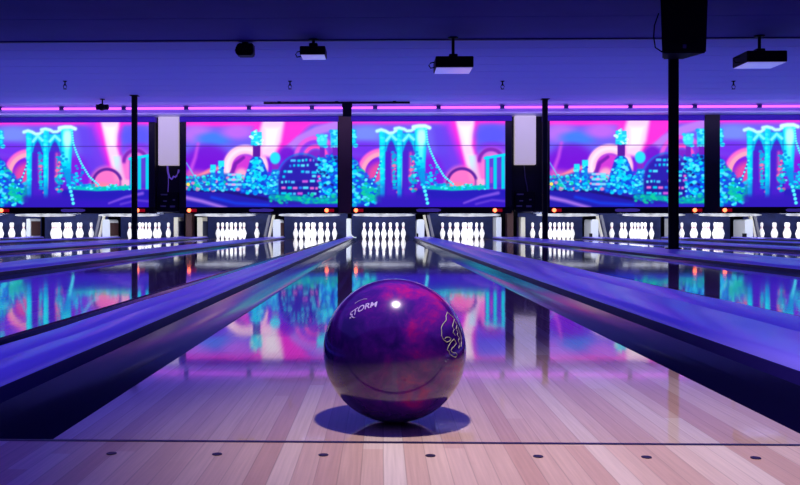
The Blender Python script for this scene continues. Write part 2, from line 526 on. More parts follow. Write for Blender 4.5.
def bridge(p):
    rng = random.Random(3)
    backdrop(p)
    # left field
    p.disc(14, 12, 18, 8, (112, 135, 240), 0.9, 0.6)
    p.disc(12, 27, 22, 7, (110, 40, 225), 0.9, 0.6)
    p.ring(30, 52, 17, 24, PCH, 0.95)
    p.ring(30, 52, 21.5, 25.5, (255, 95, 200), 0.7)
    p.disc(30, 54, 15, 13, (235, 80, 150), 0.85, 0.35)
    # right field with light beam
    p.poly([(88, -4), (112, -4), (124, 60), (104, 60), (96, 30)], (205, 40, 225), 0.9, 5)
    p.poly([(80, 4), (95, 4), (112, 50), (96, 58), (84, 34)], (95, 60, 225), 0.85, 5)
    p.poly([(98, -4), (127, -4), (124, 28), (131, 58), (116, 58), (108, 28)], MAG, 0.75, 3)
    p.poly([(103, -3), (123, -3), (120, 24), (129, 60), (118, 60), (109, 24)], (255, 205, 240), 1, 2.5)
    p.poly([(107, 4), (119, 4), (117, 24), (113, 24)], WHT, 0.9, 3)
    p.poly([(116, 34), (124, 34), (129, 58), (120, 58)], (170, 235, 250), 0.7, 2.5)
    p.disc(139, 14, 15, 10, (82, 82, 232), 0.95, 0.5)
    p.disc(141, 26, 14, 5, (130, 40, 220), 0.8, 0.6)
    p.disc(140, 48, 16, 19, (255, 130, 205), 0.85, 0.4)
    p.ring(139, 40, 10, 13.5, (120, 35, 170), 0.95, cut=41)
    p.disc(109, 62, 16, 17, (255, 120, 190), 0.9, 0.25)
    p.ring(110, 62, 13.0, 16.0, (88, 30, 150), 1.0)
    p.disc(104, 66, 12, 5, (255, 130, 150), 0.8, 0.5)
    p.rect(124, 136, 58, 66, (255, 175, 215), 0.9, 2)
    # water and deck
    p.rect(-5, 160, 68, 92, DBL, 1, 2)
    p.rect(74, 160, 78, 92, (55, 20, 190), 0.7, 4)
    p.band([(112, 82), (128, 76), (146, 72)], 0.8, 1.6, (140, 90, 225), 0.8)
    p.band([(124, 83), (140, 79), (152, 80)], 1.0, 1.0, (120, 80, 215), 0.6)
    p.band([(76, 66), (100, 67.5), (136, 66)], 2.2, 2.2, (0, 190, 190), 1, 1)
    p.dots(rng, lambda x, y: True, (74, 136, 63, 68), 46, [CY, GRN, CYL, TEAL], (0.7, 1.4))
    # far small bridge
    p.rect(133, 153, 36, 67, (40, 40, 200), 0.75, 1.5)
    for x in (135.5, 143, 151):
        p.rect(x - 1.7, x + 1.7, 35 - (x - 135) * 0.12, 68, (0, 200, 225), 1, 0.8)
    p.band([(133, 37), (153, 33.5)], 1.3, 1.3, CY, 1, 0.8)
    p.rect(138, 140.5, 46, 62, (200, 60, 200), 0.7)
    # left shore trees
    f = lambda x, y: y > 38 + x * 0.95 and y < 84 - x * 0.3
    p.poly([(-2, 34), (5, 40), (13, 54), (24, 62), (28, 76), (20, 82), (-2, 86)], (15, 70, 205), 0.95, 2)
    p.dots(rng, lambda x, y: y > 38 + x * 0.9, (0, 27, 36, 84), 120, [CY, TEAL, (0, 120, 235), GRN, CYL, BLU], (0.9, 2.0))
    p.dots(rng, lambda x, y: True, (10, 28, 66, 80), 40, [GRN, (0, 180, 170)], (1, 1.8))
    p.rect(-2, 4, 8, 25, TEAL, 0.95, 1.5)
    p.dots(rng, lambda x, y: True, (0, 4.5, 8, 25), 16, [CY, CYL], (0.9, 1.6))
    # bridge interior
    p.rect(32, 46, 18, 78, (62, 28, 195), 0.95)
    p.rect(50, 64, 18, 78, (62, 28, 195), 0.95)
    p.disc(41, 42, 3, 12, (215, 80, 200), 0.85, 0.5)
    p.disc(59, 46, 3.5, 19, (235, 95, 180), 0.9, 0.5)
    p.dots(rng, lambda x, y: True, (40, 46, 36, 72), 22, [(0, 160, 210), (240, 90, 170), TEAL], (0.8, 1.5))
    p.dots(rng, lambda x, y: True, (57, 64, 45, 72), 26, [(0, 160, 210), (255, 120, 150), GRN], (0.8, 1.6))
    # piers
    def pier(x0, x1, y0, y1, x2, x3):
        p.poly([(x0, y0), (x1, y0), (x3, y1), (x2, y1)], (0, 195, 235), 1, 1.1)
        p.poly([(x0 + 0.5, y0), (x0 + (x1 - x0) * 0.55, y0), (x2 + (x3 - x2) * 0.5, y1), (x2 + 0.3, y1)], CY, 0.85, 1.3)
    p.rect(33, 45, 12, 30, (0, 120, 215), 0.9, 1.5)
    p.rect(51, 63, 11, 29, (0, 120, 215), 0.9, 1.5)
    pier(27.2, 33.6, 9, 77, 28.5, 32.5)
    pier(44.6, 50.8, 7, 77, 45.5, 49.6)
    pier(62.5, 75.5, 5, 50, 64.0, 73)
    p.poly([(64.5, 47), (73, 47), (74.5, 72), (71.5, 72)], (0, 150, 220), 0.95, 1.4)
    p.dots(rng, lambda x, y: True, (28, 31.5, 14, 66), 34, [CYL, (0, 235, 250)], (0.9, 1.6), 0.6)
    p.dots(rng, lambda x, y: True, (45.5, 48.5, 14, 66), 30, [CYL, (0, 235, 250)], (0.9, 1.6), 0.6)
    p.poly([(65, 8), (73.5, 8), (71, 40), (67, 40)], (120, 250, 240), 0.75, 2.5)
    p.disc(69.5, 16, 4.5, 9, (220, 255, 225), 0.7, 0.5)
    for x0 in (27, 44.5, 63):
        p.rect(x0, x0 + 8, 62, 80, (45, 30, 180), 0.45, 6)
    # lintels with pointed arches
    for a, b_ in ((33.6, 44.6), (50.8, 62.5)):
        mid = (a + b_) / 2
        p.poly([(a, 12), (b_, 12), (b_, 30), (b_ - 1.2, 26), (mid + 2.2, 20), (mid, 17.5), (mid - 2.2, 20), (a + 1.2, 26), (a, 30)], (0, 190, 230), 1, 1.2)
        p.band([(a + 0.8, 19), (mid, 13.5), (b_ - 0.8, 18)], 1.5, 1.5, (140, 245, 255), 0.85, 1.2)
        p.poly([(a + 1.3, 78), (a + 1.3, 27), (mid - 2.0, 21.5), (mid, 19.5), (mid + 2.0, 21.5), (b_ - 1.3, 27), (b_ - 1.3, 78)], (70, 28, 195), 0.85, 1.0)
        p.band([(mid + 2.0, 32), (mid + 2.4, 60)], 1.0, 1.4, (250, 100, 175), 0.75, 2.2)
        p.dots(rng, lambda x, y: True, (mid + 1.5, b_ - 1, 30, 72), 26, [(0, 150, 220), TEAL, (255, 110, 160), (0, 190, 215)], (0.9, 1.7))
    p.rect(24, 78, 74, 92, (50, 24, 180), 0.85, 3)
    # pale swooping top edge
    p.band([(25, 9.5), (29, 8.2), (33.5, 9.6), (37, 11.6), (41, 11.2), (44, 9)], 1.6, 1.4, (190, 255, 255), 1, 1.4)
    p.band([(43, 7.2), (47, 6.4), (52, 7.6), (55, 9.4), (59, 9.2), (62, 7.5)], 1.6, 1.4, (190, 255, 255), 1, 1.4)
    p.band([(61.5, 5.6), (67, 4.6), (73, 4.6), (77.5, 6.4)], 2.0, 1.8, (205, 255, 255), 1, 1.4)
    # cables with lamps
    def cable(pts, n, r, base=True):
        if base: p.band(pts, 0.6, 0.6, (20, 90, 210), 0.8, 0.7)
        pts = np.array(pts, float)
        seg = np.hypot(*np.diff(pts, axis=0).T); cum = np.concatenate([[0], np.cumsum(seg)])
        for d in np.linspace(0, cum[-1], n):
            x = np.interp(d, cum, pts[:, 0]); y = np.interp(d, cum, pts[:, 1])
            p.disc(x, y, r, r, CYL, 1, 0.4)
    cable([(74, 8), (75.5, 21), (79, 31), (84, 42), (92, 55), (101, 63)], 26, 1.15)
    cable([(72, 66), (74, 74), (75.5, 82)], 5, 1.7)
    cable([(29, 40), (24, 54), (18, 66)], 8, 1.0)
    p.dots(rng, lambda x, y: True, (74, 86, 44, 66), 24, [CY, TEAL, (0, 120, 220)], (0.9, 1.6))
    p.dots(rng, lambda x, y: True, (62, 70, 28, 66), 26, [CY, CYL, (0, 140, 215)], (0.8, 1.4))

def skyline(p):
    rng = random.Random(11)
    backdrop(p)
    p.rect(-5, 70, -5, 4, MAG, 1, 4)
    p.disc(10, 12, 16, 9, (190, 110, 238), 0.8, 0.6)
    p.disc(28, 17, 17, 6.5, (62, 120, 235), 1, 0.55)
    p.disc(52, 10, 16, 7, (200, 100, 235), 0.8, 0.6)
    p.disc(22, 36, 20, 13, (112, 15, 205), 0.9, 0.4)
    p.band([(4, 50), (9, 36), (12, 22)], 2.0, 1.5, (200, 80, 225), 0.8, 2)
    p.disc(10, 60, 20, 10, (235, 110, 170), 0.8, 0.5)
    p.band([(12, 56), (24, 49), (34, 46)], 2.2, 2.0, (255, 140, 150), 0.9, 2)
    # pale swirl
    p.ring(60, 46, 13.5, 23, (255, 195, 222), 1, 1.6)
    p.ring(60, 46, 17, 20, WHT, 0.6, 1.5)
    p.disc(60, 46, 13, 13, (205, 55, 205), 0.95, 0.2)
    p.band([(46, 52), (50, 42), (58, 36)], 2.2, 1.6, (110, 25, 165), 0.9, 1.2)
    p.disc(56, 55, 7, 8, (255, 190, 200), 0.8, 0.4)
    # beam and pink sweep on the right
    p.poly([(70, -4), (132, -4), (108, 22), (92, 34), (76, 34), (66, 14)], MAG, 0.9, 4)
    p.poly([(78, -4), (100, -4), (96, 20), (88, 36), (76, 34), (72, 16)], (255, 200, 235), 1, 3)
    p.poly([(80, 6), (94, 6), (90, 24), (80, 26)], WHT, 1, 3.5)
    p.band([(100, 30), (114, 18), (132, 9), (154, 3)], 3.5, 4.5, (180, 120, 238), 0.95, 2)
    p.disc(102, 32, 8, 7, (110, 15, 200), 0.95, 0.45)
    p.ring(131, 36, 17, 22, (225, 85, 215), 0.95, 1.6)
    p.ring(131, 36, 14, 17.5, (140, 50, 225), 0.9, 1.4)
    p.ring(131, 36, 9, 13, (255, 75, 190), 0.95, 1.4)
    p.disc(131, 37, 9, 9, (120, 30, 190), 0.9, 0.3)
    p.disc(150, 34, 6, 14, (120, 40, 200), 0.8, 0.5)
    # water, violet wake, green bank
    p.poly([(-4, 66), (60, 69), (160, 76), (160, 92), (-4, 92)], (32, 26, 165), 1, 2)
    p.band([(-2, 76), (16, 80), (40, 87)], 2.0, 1.6, (175, 120, 232), 0.85, 2)
    p.band([(26, 76), (50, 82), (84, 84)], 1.5, 1.5, (20, 60, 225), 0.8, 2)
    p.band([(-2, 68), (40, 70), (82, 78)], 1.6, 1.6, (24, 12, 100), 0.8, 1.5)
    # low town at the left
    p.poly([(-2, 58), (12, 55), (24, 52), (44, 52), (58, 54), (60, 70), (-2, 67)], (20, 80, 200), 0.9, 2)
    p.dots(rng, lambda x, y: True, (0, 58, 54, 69), 120, [CY, TEAL, GRN, (0, 110, 220), (235, 130, 190), CYL], (0.8, 1.7))
    for x0, x1, y in ((25, 29.5, 43), (33, 38, 39)):
        p.rect(x0, x1, y + 5, 68, (10, 130, 220), 1)
        p.rect(x0 - 0.6, x1 + 0.6, y, y + 6, (30, 220, 240), 1)
        p.dots(rng, lambda x, y_: True, (x0, x1, y + 5, 68), 14, [CY, CYL, BLU], (0.8, 1.3))
    pts = [(0, 41), (5, 49), (10, 58), (16, 67)]
    p.band(pts, 0.5, 0.5, (90, 220, 235), 0.8, 0.9)
    p.disc(2, 63, 1.8, 1.8, (255, 220, 90), 1, 0.4)
    for y in (52, 57, 62):
        p.rect(42, 56, y, y + 2.4, (130, 225, 255), 0.85)
        p.rect(46, 50, y + 0.3, y + 2.2, (255, 140, 215), 0.8)
    # tall spire with a stepped, wooded-looking body
    p.poly([(71, 32), (77, 38), (83, 52), (87, 72), (55, 72), (60, 54), (65, 38)], (18, 62, 205), 1, 1.2)
    p.dots(rng, lambda x, y: abs(x - 71) < 4 + (y - 34) * 0.32, (55, 87, 35, 73), 130, [CY, TEAL, CYL, (0, 120, 235), CY], (0.9, 1.8))
    p.rect(67.5, 75, 22, 35, (85, 20, 150), 1)
    p.rect(65.5, 76.5, 10, 23.5, (20, 190, 230), 1)
    p.rect(70, 72, 7.5, 24, CYL, 0.95); p.rect(65, 77, 14, 16, CYL, 0.95); p.rect(66, 76, 19, 20.2, CYL, 0.8)
    p.dots(rng, lambda x, y: True, (65, 77, 9, 23), 18, [(200, 255, 235), CY], (0.9, 1.5))
    # second tower
    p.rect(87, 93.5, 41, 50, (130, 40, 190), 1)
    p.poly([(87, 48), (93, 48), (97, 60), (98, 73), (82, 73), (84, 60)], (15, 110, 215), 1, 1)
    p.disc(90, 36.5, 5.2, 6, (40, 215, 245), 1, 0.25)
    p.dots(rng, lambda x, y: True, (83, 98, 50, 73), 48, [CY, TEAL, CYL, BLU], (0.9, 1.6))
    # domed building with lit rows
    p.disc(117, 60, 24, 27, (40, 28, 165), 1, 0.12)
    p.rect(94, 140, 60, 74, (30, 22, 145), 1, 1.5)
    p.ring(117, 60, 24.5, 26.5, (0, 140, 225), 0.5, 1.0, ysc=0.92, cut=58)
    for y in (38, 43.5, 49, 54.5, 60, 65.5, 70.5):
        half = 23 * math.sqrt(max(0.05, 1 - min(1, abs(y - 60) / 27) ** 2)) if y < 60 else 23
        x = 117 - half + 1.5 + rng.uniform(0, 2)
        while x < 117 + half - 2:
            w = rng.uniform(1.5, 6.0); y += rng.uniform(-0.5, 0.5)
            if rng.random() < 0.72:
                c = rng.choice([CY, (80, 200, 255), CYL, (240, 110, 205), (40, 120, 250), (215, 90, 220), CY])
                p.rect(x, min(x + w, 117 + half - 1), y, y + 2.6, c, 0.9, 1.0)
            x += w + rng.uniform(0.8, 2.0)
    # twin towers at the right
    p.poly([(133, 34), (142, 36), (150, 30), (156, 34), (156, 76), (134, 76), (137, 56)], (16, 70, 215), 1, 1.2)
    p.dots(rng, lambda x, y: x > 133 + max(0, (y - 50)) * 0.1, (133, 153, 33, 76), 110, [CY, TEAL, CYL, (0, 110, 230), NAV], (0.9, 1.9))
    p.rect(135, 140, 25, 36, (105, 30, 185), 1)
    p.disc(137.5, 19, 5.2, 6.5, (50, 215, 245), 1, 0.25)
    p.dots(rng, lambda x, y: True, (133, 142, 13, 25), 12, [CYL, CY], (1, 1.6))
    p.rect(146, 154, 8, 26, (40, 210, 240), 1, 1)
    p.rect(148, 154, 25, 34, (105, 30, 185), 1)
    p.dots(rng, lambda x, y: True, (146, 153, 9, 26), 18, [CYL, (0, 150, 230)], (0.9, 1.6))
    # bank
    p.band([(86, 76), (110, 77), (130, 80), (156, 80)], 2.6, 3.2, (0, 165, 165), 0.95, 1.5)
    p.dots(rng, lambda x, y: True, (84, 153, 73, 82), 70, [GRN, (0, 185, 185), (10, 120, 190)], (0.9, 1.7))
    p.rect(84, 160, 83, 92, (45, 30, 190), 0.9, 1.5)

def paint_mesh(name, fn):
    p = Paint(); fn(p)
    # seam between the upper and lower board
    p.blend((1 - smooth(0.25, 0.9, np.abs(GY - 24.3))) * 0.45, (50, 20, 120))
    c = np.clip(p.c, 0, 1)
    lin = np.where(c <= 0.04045, c / 12.92, ((c + 0.055) / 1.055) ** 2.4)
    wid, hgt = 3.13, 1.755
    X = (GX / MW - 0.5) * wid
    Z = (1 - GY / MH) * hgt
    co = np.stack([X, np.zeros_like(X), Z], -1).reshape(-1, 3)
    idx = np.arange(nx * ny).reshape(ny, nx)
    q = np.stack([idx[1:, :-1], idx[1:, 1:], idx[:-1, 1:], idx[:-1, :-1]], -1).reshape(-1, 4)
    me = bpy.data.meshes.new(name)
    me.vertices.add(len(co)); me.vertices.foreach_set('co', co.ravel())
    me.loops.add(q.size); me.loops.foreach_set('vertex_index', q.ravel().astype(np.int32))
    me.polygons.add(len(q)); me.polygons.foreach_set('loop_start', np.arange(0, q.size, 4, dtype=np.int32))
    try: me.polygons.foreach_set('loop_total', np.full(len(q), 4, dtype=np.int32))
    except Exception: pass
    me.update(calc_edges=True)
    at_ = me.color_attributes.new('Col', 'FLOAT_COLOR', 'POINT')
    rgba = np.concatenate([lin.reshape(-1, 3), np.ones((nx * ny, 1))], 1)
    at_.data.foreach_set('color', rgba.ravel())
    me.materials.append(M['mural'])
    return me

ME_BRIDGE = paint_mesh('bridge_mural', bridge)
ME_SKY = paint_mesh('skyline_mural', skyline)
Z0, Z1 = 0.685, 2.44

def foul_lamp(parent, x):
    bm = BM(); box(bm, x - 0.03, x + 0.17, -0.092, -0.0605, 0.585, 0.648, 0.006)
    f = obj('foul_indicator', bm, M['red_body'], parent)
    f['label'] = 'small red signal lamp block'
    bm = BM(); lathe(bm, [(0.036, -0.112), (0.040, -0.104), (0.040, -0.0925)], 16, 'y', (x + 0.02, 0, 0.617))
    obj('lamp', bm, M['red_lamp'], f, smooth=True)

def mural_panel(cx, me, label):
    t = thing('mural_panel', label, 'mural', (cx, YW, 0), 0, 'neon murals above the pins')
    w = 3.13 / 2
    m = bpy.data.objects.new('mural', me); COL.objects.link(m); m.parent = t; m.location = (0, 0, Z0)
    for s in (-1, 1):
        bm = BM(); box(bm, min(s * w, s * (w + 0.13)), max(s * w, s * (w + 0.13)), -0.05, 0.14, 0.686, 2.438, 0.006)
        obj('side_frame', bm, M['frame'], t)
    bm = BM(); box(bm, -w - 0.13, w + 0.13, -0.06, 0.14, 2.44, 2.548, 0.006)
    obj('top_rail', bm, M['frame_top'], t)
    bm = BM(); box(bm, -w - 0.13, w + 0.13, -0.06, 0.14, 0.555, 0.684, 0.006)
    b_ = obj('bottom_board', bm, M['black'], t)
    bm = BM()
    pts = [(-0.25, 0.60), (-0.21, 0.585), (0.18, 0.585), (0.25, 0.605), (0.25, 0.635), (0.19, 0.65), (0.06, 0.655), (-0.06, 0.645), (-0.19, 0.65), (-0.25, 0.635)]
    prism(bm, [(x, z) for x, z in pts], -0.072, -0.06)
    bd = obj('badge', bm, M['badge'], t)
    foul_lamp(t, -w + 0.06)
    foul_lamp(t, w - 0.24)
    return t
for t_ in ():
    pass
MUR = [(-6.35, ME_BRIDGE, 'neon mural of a cyan bridge, leftmost mural, behind the slim left post'),
       (-2.45, ME_SKY, 'neon mural of a city skyline left of the narrow brown pillar'),
       (0.98, ME_BRIDGE, 'neon mural of a cyan bridge in the middle, above the ball'),
       (5.01, ME_SKY, 'neon mural of a city skyline crossed by the loudspeaker post'),
       (8.44, ME_BRIDGE, 'neon mural of a cyan bridge at the right edge, rightmost mural')]
for x, me, lab in MUR:
    mp_ = mural_panel(x, me, lab)
bm = BM(); box(bm, XL, -8.10, YW - 0.04, YW + 0.14, 0.56, 2.53)
struct('wall_masking_side', bm, M['pillar'])
# narrow pillars closing the gaps between paired murals
for x0, x1 in ((-0.727, -0.743), (6.745, 6.685)):
    a = min(x0, x1) - 0.06; b_ = max(x0, x1) + 0.06
    bm = BM(); box(bm, a - 0.06, b_ + 0.06, YW - 0.075, YW - 0.052, 0.56, 2.55)
    struct('pillar', bm, M['pillar'] if x0 < 0 else M['frame'])

# white boxed-in column covers in the broad gaps, with cables below
for x, side in ((-4.38, 'left'), (2.955, 'right')):
    bm = BM(); box(bm, x - 0.215, x + 0.215, YW - 0.02, YW + 0.13, 1.55, 2.548, 0.01)
    tag(obj('column_cover', bm, M['white_col']), 'plain white column board hanging in the gap at %s of the middle murals' % side, 'column cover', 'white column boards')
x = -4.38
yc = YW + 0.139
bm = BM(); tube(bm, [(x - 0.06, yc, 1.545), (x - 0.05, yc, 1.42), (x - 0.02, yc, 1.31), (x + 0.03, yc, 1.27), (x + 0.07, yc, 1.33), (x + 0.10, yc, 1.31), (x + 0.13, yc, 1.34), (x + 0.165, yc, 1.41), (x + 0.18, yc, 1.47)], 0.02, 8)
tube(bm, [(x - 0.045, yc, 1.40), (x - 0.04, yc, 1.2), (x - 0.05, yc, 1.003)], 0.007, 6)
tag(obj('power_cable', bm, M['cable'], smooth=True), 'violet cable curling below the white column board on the left', 'cable')
x = 2.955
bm = BM(); tube(bm, [(x + 0.0, yc, 1.545), (x + 0.02, yc, 1.3), (x + 0.06, yc, 1.1), (x + 0.07, yc, 1.005)], 0.012, 8)
tag(obj('power_cable', bm, M['cable_dim'], smooth=True), 'thin grey cable hanging below the white column board on the right', 'cable')
for x, side in ((-4.38, 'left'), (2.955, 'right')):
    t = thing('control_box', 'dark control box with pale switches below the %s white column board' % side, 'control box', (x, YW, 0))
    bm = BM(); box(bm, -0.20, 0.20, 0.02, 0.14, 0.60, 1.0, 0.01); obj('case', bm, M['black_gloss'], t)
    for (u0, u1, z0, z1) in ((-0.17, -0.03, 0.93, 0.96), (-0.12, -0.04, 0.80, 0.825), (-0.18, -0.06, 0.69, 0.72), (0.02, 0.13, 0.68, 0.72), (0.08, 0.13, 0.82, 0.85)):
        bm = BM(); box(bm, u0, u1, 0.012, 0.0205, z0, z1, 0.003); obj('switch', bm, M['grey'], t)

# ------------------------------------------------------------------ violet tubes under the ceiling
def uv_tube(label):
    t = thing('fluorescent_tube', label, 'fluorescent tube', (0, 0, 0), 0, 'violet tubes above the murals')
    bm = BM(); lathe(bm, [(0.018, -0.592), (0.024, -0.587), (0.024, 0.587), (0.018, 0.592)], 14, 'x'); obj('tube', bm, M['uv'], t, smooth=True)
    for s in (-1, 1):
        bm = BM(); box(bm, s * 0.612 - 0.018, s * 0.612 + 0.018, -0.03, 0.07, -0.028, 0.038, 0.004); obj('holder', bm, M['holder'], t)
    return t
ORD = ['first', 'second', 'third', 'fourth', 'fifth', 'sixth', 'seventh', 'eighth', 'ninth', 'tenth', 'eleventh', 'twelfth', 'thirteenth', 'fourteenth', 'fifteenth', 'sixteenth']
first = None
xs = [-8.38 + 1.272 * k for k in range(15)]
for k, x in enumerate(xs):
    lab = 'glowing violet tube above the murals, %s from the left' % ORD[k]
    loc = (x, YW - 0.38, 2.675)
    if first is None:
        first = uv_tube(lab); first.location = loc
    else:
        dup(first, loc, lab)

# ------------------------------------------------------------------ pinsetters, pins
def pinsetter(label):
    t = thing('pinsetter', label, 'pinsetter', (0, 0, 0), 0, 'pinsetters behind the pins')
    bm = BM(); box(bm, -0.76, 0.76, 17.35, 19.3, 0.60, 1.25, 0.01); obj('housing', bm, M['housing'], t)
    bm = BM(); box(bm, -0.755, 0.755, 19.36, 19.42, -0.08, 1.2); obj('pit_curtain', bm, M['navy'], t)
    bm = BM(); lathe(bm, [(0.008, -0.66), (0.020, -0.6), (0.030, -0.3), (0.034, 0.0), (0.030, 0.3), (0.020, 0.6), (0.008, 0.66)], 12, 'x', (0, 17.45, 0.532)); obj('light_tube', bm, M['pit_glow'], t, smooth=True)
    bm = BM()
    for k in range(-3, 4):
        box(bm, k * 0.17 - 0.03, k * 0.17 + 0.03, 17.42, 17.48, 0.562, 0.60)
    obj('lamp_bracket', bm, M['grey'], t)
    bm = BM(); box(bm, -0.7, 0.7, 17.72, 17.76, 0.552, 0.60, 0.008); obj('sweep_bar', bm, M['housing'], t)
    return t
first = None
for x, ph in LANES:
    lab = 'dark pinsetter with white light tube over pins, ' + ph
    if first is None:
        first = pinsetter(lab); first.location = (x, 0, 0)
    else:
        dup(first, (x, 0, 0), lab)

PIN = [(0.0258, 0.0), (0.0288, 0.004), (0.036, 0.022), (0.0455, 0.055), (0.0533, 0.084), (0.0570, 0.102), (0.0603, 0.115), (0.0600, 0.128),
       (0.0557, 0.150), (0.0463, 0.182), (0.0338, 0.212), (0.0258, 0.235), (0.0229, 0.254), (0.0237, 0.272), (0.0282, 0.298),
       (0.0315, 0.322), (0.0323, 0.342), (0.0300, 0.358), (0.0235, 0.371), (0.0130, 0.379), (0.003, 0.381)]
bm = BM(); lathe(bm, PIN, 18, 'z')
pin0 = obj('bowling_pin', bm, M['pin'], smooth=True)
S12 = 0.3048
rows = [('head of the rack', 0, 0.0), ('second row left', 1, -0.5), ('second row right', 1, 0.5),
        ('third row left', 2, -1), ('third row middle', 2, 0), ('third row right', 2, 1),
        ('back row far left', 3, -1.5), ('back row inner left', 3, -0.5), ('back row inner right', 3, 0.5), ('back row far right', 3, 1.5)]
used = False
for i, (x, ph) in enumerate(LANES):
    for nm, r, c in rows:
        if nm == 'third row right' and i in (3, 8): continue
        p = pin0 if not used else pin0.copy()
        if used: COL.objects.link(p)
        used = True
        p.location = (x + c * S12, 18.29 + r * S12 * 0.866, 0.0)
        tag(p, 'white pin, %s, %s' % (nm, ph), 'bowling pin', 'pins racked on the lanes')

# ------------------------------------------------------------------ partitions between the pin decks
def slanted(bm, x0, x1, xs_, y0, y1, z0, z1):
    """a plank leaning sideways: top edge shifted by xs_"""
    b0 = [(x0, y0, z0), (x1, y0, z0), (x1, y1, z0), (x0, y1, z0)]
    t0 = [(x + xs_, y, z1) for x, y, _ in b0]
    vs = [bm.verts.new(p) for p in b0 + t0]
    for q in ((0,3,2,1),(4,5,6,7),(0,1,5,4),(1,2,6,5),(2,3,7,6),(3,0,4,7)):
        bm.faces.new([vs[i] for i in q])

KL = {1: 'below the leftmost bridge mural', 3: 'below the left skyline mural', 5: 'below the middle bridge mural',
      7: 'below the right skyline mural', 9: 'below the rightmost bridge mural'}
YK = LEN - 0.5
for i, (g0, g1) in enumerate(GAPS):
    w = g1 - g0; c = (g0 + g1) / 2
    s = 1 if c > 0 else -1
    if i in KL:                                   # ball return between a pair of lanes
        t = thing('ball_return_hood', 'white ball return hood with cream slanted chute rails ' + KL[i], 'ball return', (c, 18.5, 0.048), 0, 'ball returns between the pin decks')
        z1 = 0.40
        prof = []
        hw = 0.085
        xo = -s * 0.08
        prof = [(xo - hw, 0.0), (xo - hw, z1 - 0.05)]
        for k in range(1, 6):
            a = PI / 2 * k / 5
            prof.append((xo - hw + 0.05 * (1 - math.cos(a)), z1 - 0.05 + 0.05 * math.sin(a)))
        for k in range(5, -1, -1):
            a = PI / 2 * k / 5
            prof.append((xo + hw - 0.05 * (1 - math.cos(a)), z1 - 0.05 + 0.05 * math.sin(a)))
        prof.append((xo + hw, 0.0))
        bm = BM(); prism(bm, prof, 0.0, 0.65); obj('shell', bm, M['white_board'], t, smooth=True)
        if s < 0:
            bm = BM(); box(bm, xo + hw - 0.02, xo + hw + 0.008, 0.03, 0.64, 0.02, 0.32, 0.004); obj('side_panel', bm, M['brown'], t)
        else:
            bm = BM(); box(bm, xo - hw - 0.006, xo - hw + 0.03, -0.02, 0.14, 0.0, 0.08, 0.004); obj('foot_block', bm, M['black'], t)
        for k in range(2):
            bm = BM(); xb = s * (0.11 + 0.10 * k)
            slanted(bm, xb - 0.03, xb + 0.03, -s * 0.11, 0.10 + 0.02 * k, 0.16 + 0.02 * k, 0.0, 0.50)
            obj('chute_rail', bm, M['cream'] if k == 0 else M['grey'], t)
    elif w < 0.2:                                 # thin partition
        nm = {0: 'at the left edge of the photo', 4: 'left of the pins straight behind the ball', 8: 'behind the loudspeaker post'}[i]
        t = thing('kickback_partition', 'thin white partition between pin decks ' + nm, 'partition', (c, 18.5, 0.048), 0, 'partitions between the pin decks')
        bm = BM(); box(bm, -0.05, 0.05, 0, 0.6, 0.0, 0.42, 0.012); obj('board', bm, M['white_board'], t)
        if s < 0 and i == 0:
            bm = BM(); box(bm, 0.045, 0.056, 0.04, 0.57, 0.02, 0.36); obj('side_panel', bm, M['brown'], t)
        if i == 4:                                # curved shoe down to the gutter
            bm = BM(); tube(bm, [(0.05, 0.02, 0.12), (0.055, 0.02, 0.06), (0.075, 0.02, 0.02), (0.12, 0.02, -0.01), (0.18, 0.02, -0.015)], 0.014, 8); obj('gutter_shoe', bm, M['white_board'], t, smooth=True)
    else:                                         # broad gap with two partitions and a dark post
        nm = 'left' if s < 0 else 'right'
        for e, xe, wd in (('outer', c + s * (w / 2 - 0.06), 0.05), ('inner', c - s * (w / 2 - 0.06), 0.06)):
            t = thing('kickback_partition', 'cream partition at the %s edge of the broad %s gap between pin decks' % (e, nm), 'partition', (xe, 18.5, 0.048), 0, 'partitions between the pin decks')
            bm = BM(); box(bm, -wd, wd, 0, 0.6, 0.0, 0.45, 0.012); obj('board', bm, M['cream'] if (e == 'outer' or s < 0) else M['white_board'], t)
            if s < 0:
                bm = BM(); box(bm, wd - 0.005, wd + 0.006, 0.06, 0.58, 0.02, 0.36); obj('side_panel', bm, M['housing'], t)
        bm = BM(); box(bm, c - 0.07, c + 0.07, 18.6, 18.95, 0.045, 0.62, 0.01)
        struct('pillar', bm, M['brown'])

# ------------------------------------------------------------------ posts
def post(x, y, label):
    t = thing('support_post', label, 'post', (x, y, 0.046), 0, 'slim black ceiling posts')
    bm = BM(); lathe(bm, [(0.055, 0.012), (0.055, CEIL - 0.046 - 0.014)], 24); obj('pole', bm, M['black'], t, smooth=True)
    bm = BM(); box(bm, -0.068, 0.068, -0.068, 0.068, 0.0, 0.014, 0.003); obj('base_plate', bm, M['black'], t)
    bm = BM(); box(bm, -0.075, 0.075, -0.075, 0.075, CEIL - 0.046 - 0.014, CEIL - 0.048, 0.003); obj('top_plate', bm, M['black'], t)
    return t
p1 = at(545, 240, 16.6)
post(p1.x, p1.y, 'slim black ceiling post in front of the right white column board')
p2 = at(134.5, 240, 16.15)
post(p2.x, p2.y, 'slim black ceiling post crossing the leftmost bridge mural')
p3 = at(673.5, 250, 9.42)
post(p3.x, p3.y, 'black ceiling post under the loudspeaker, nearest post')

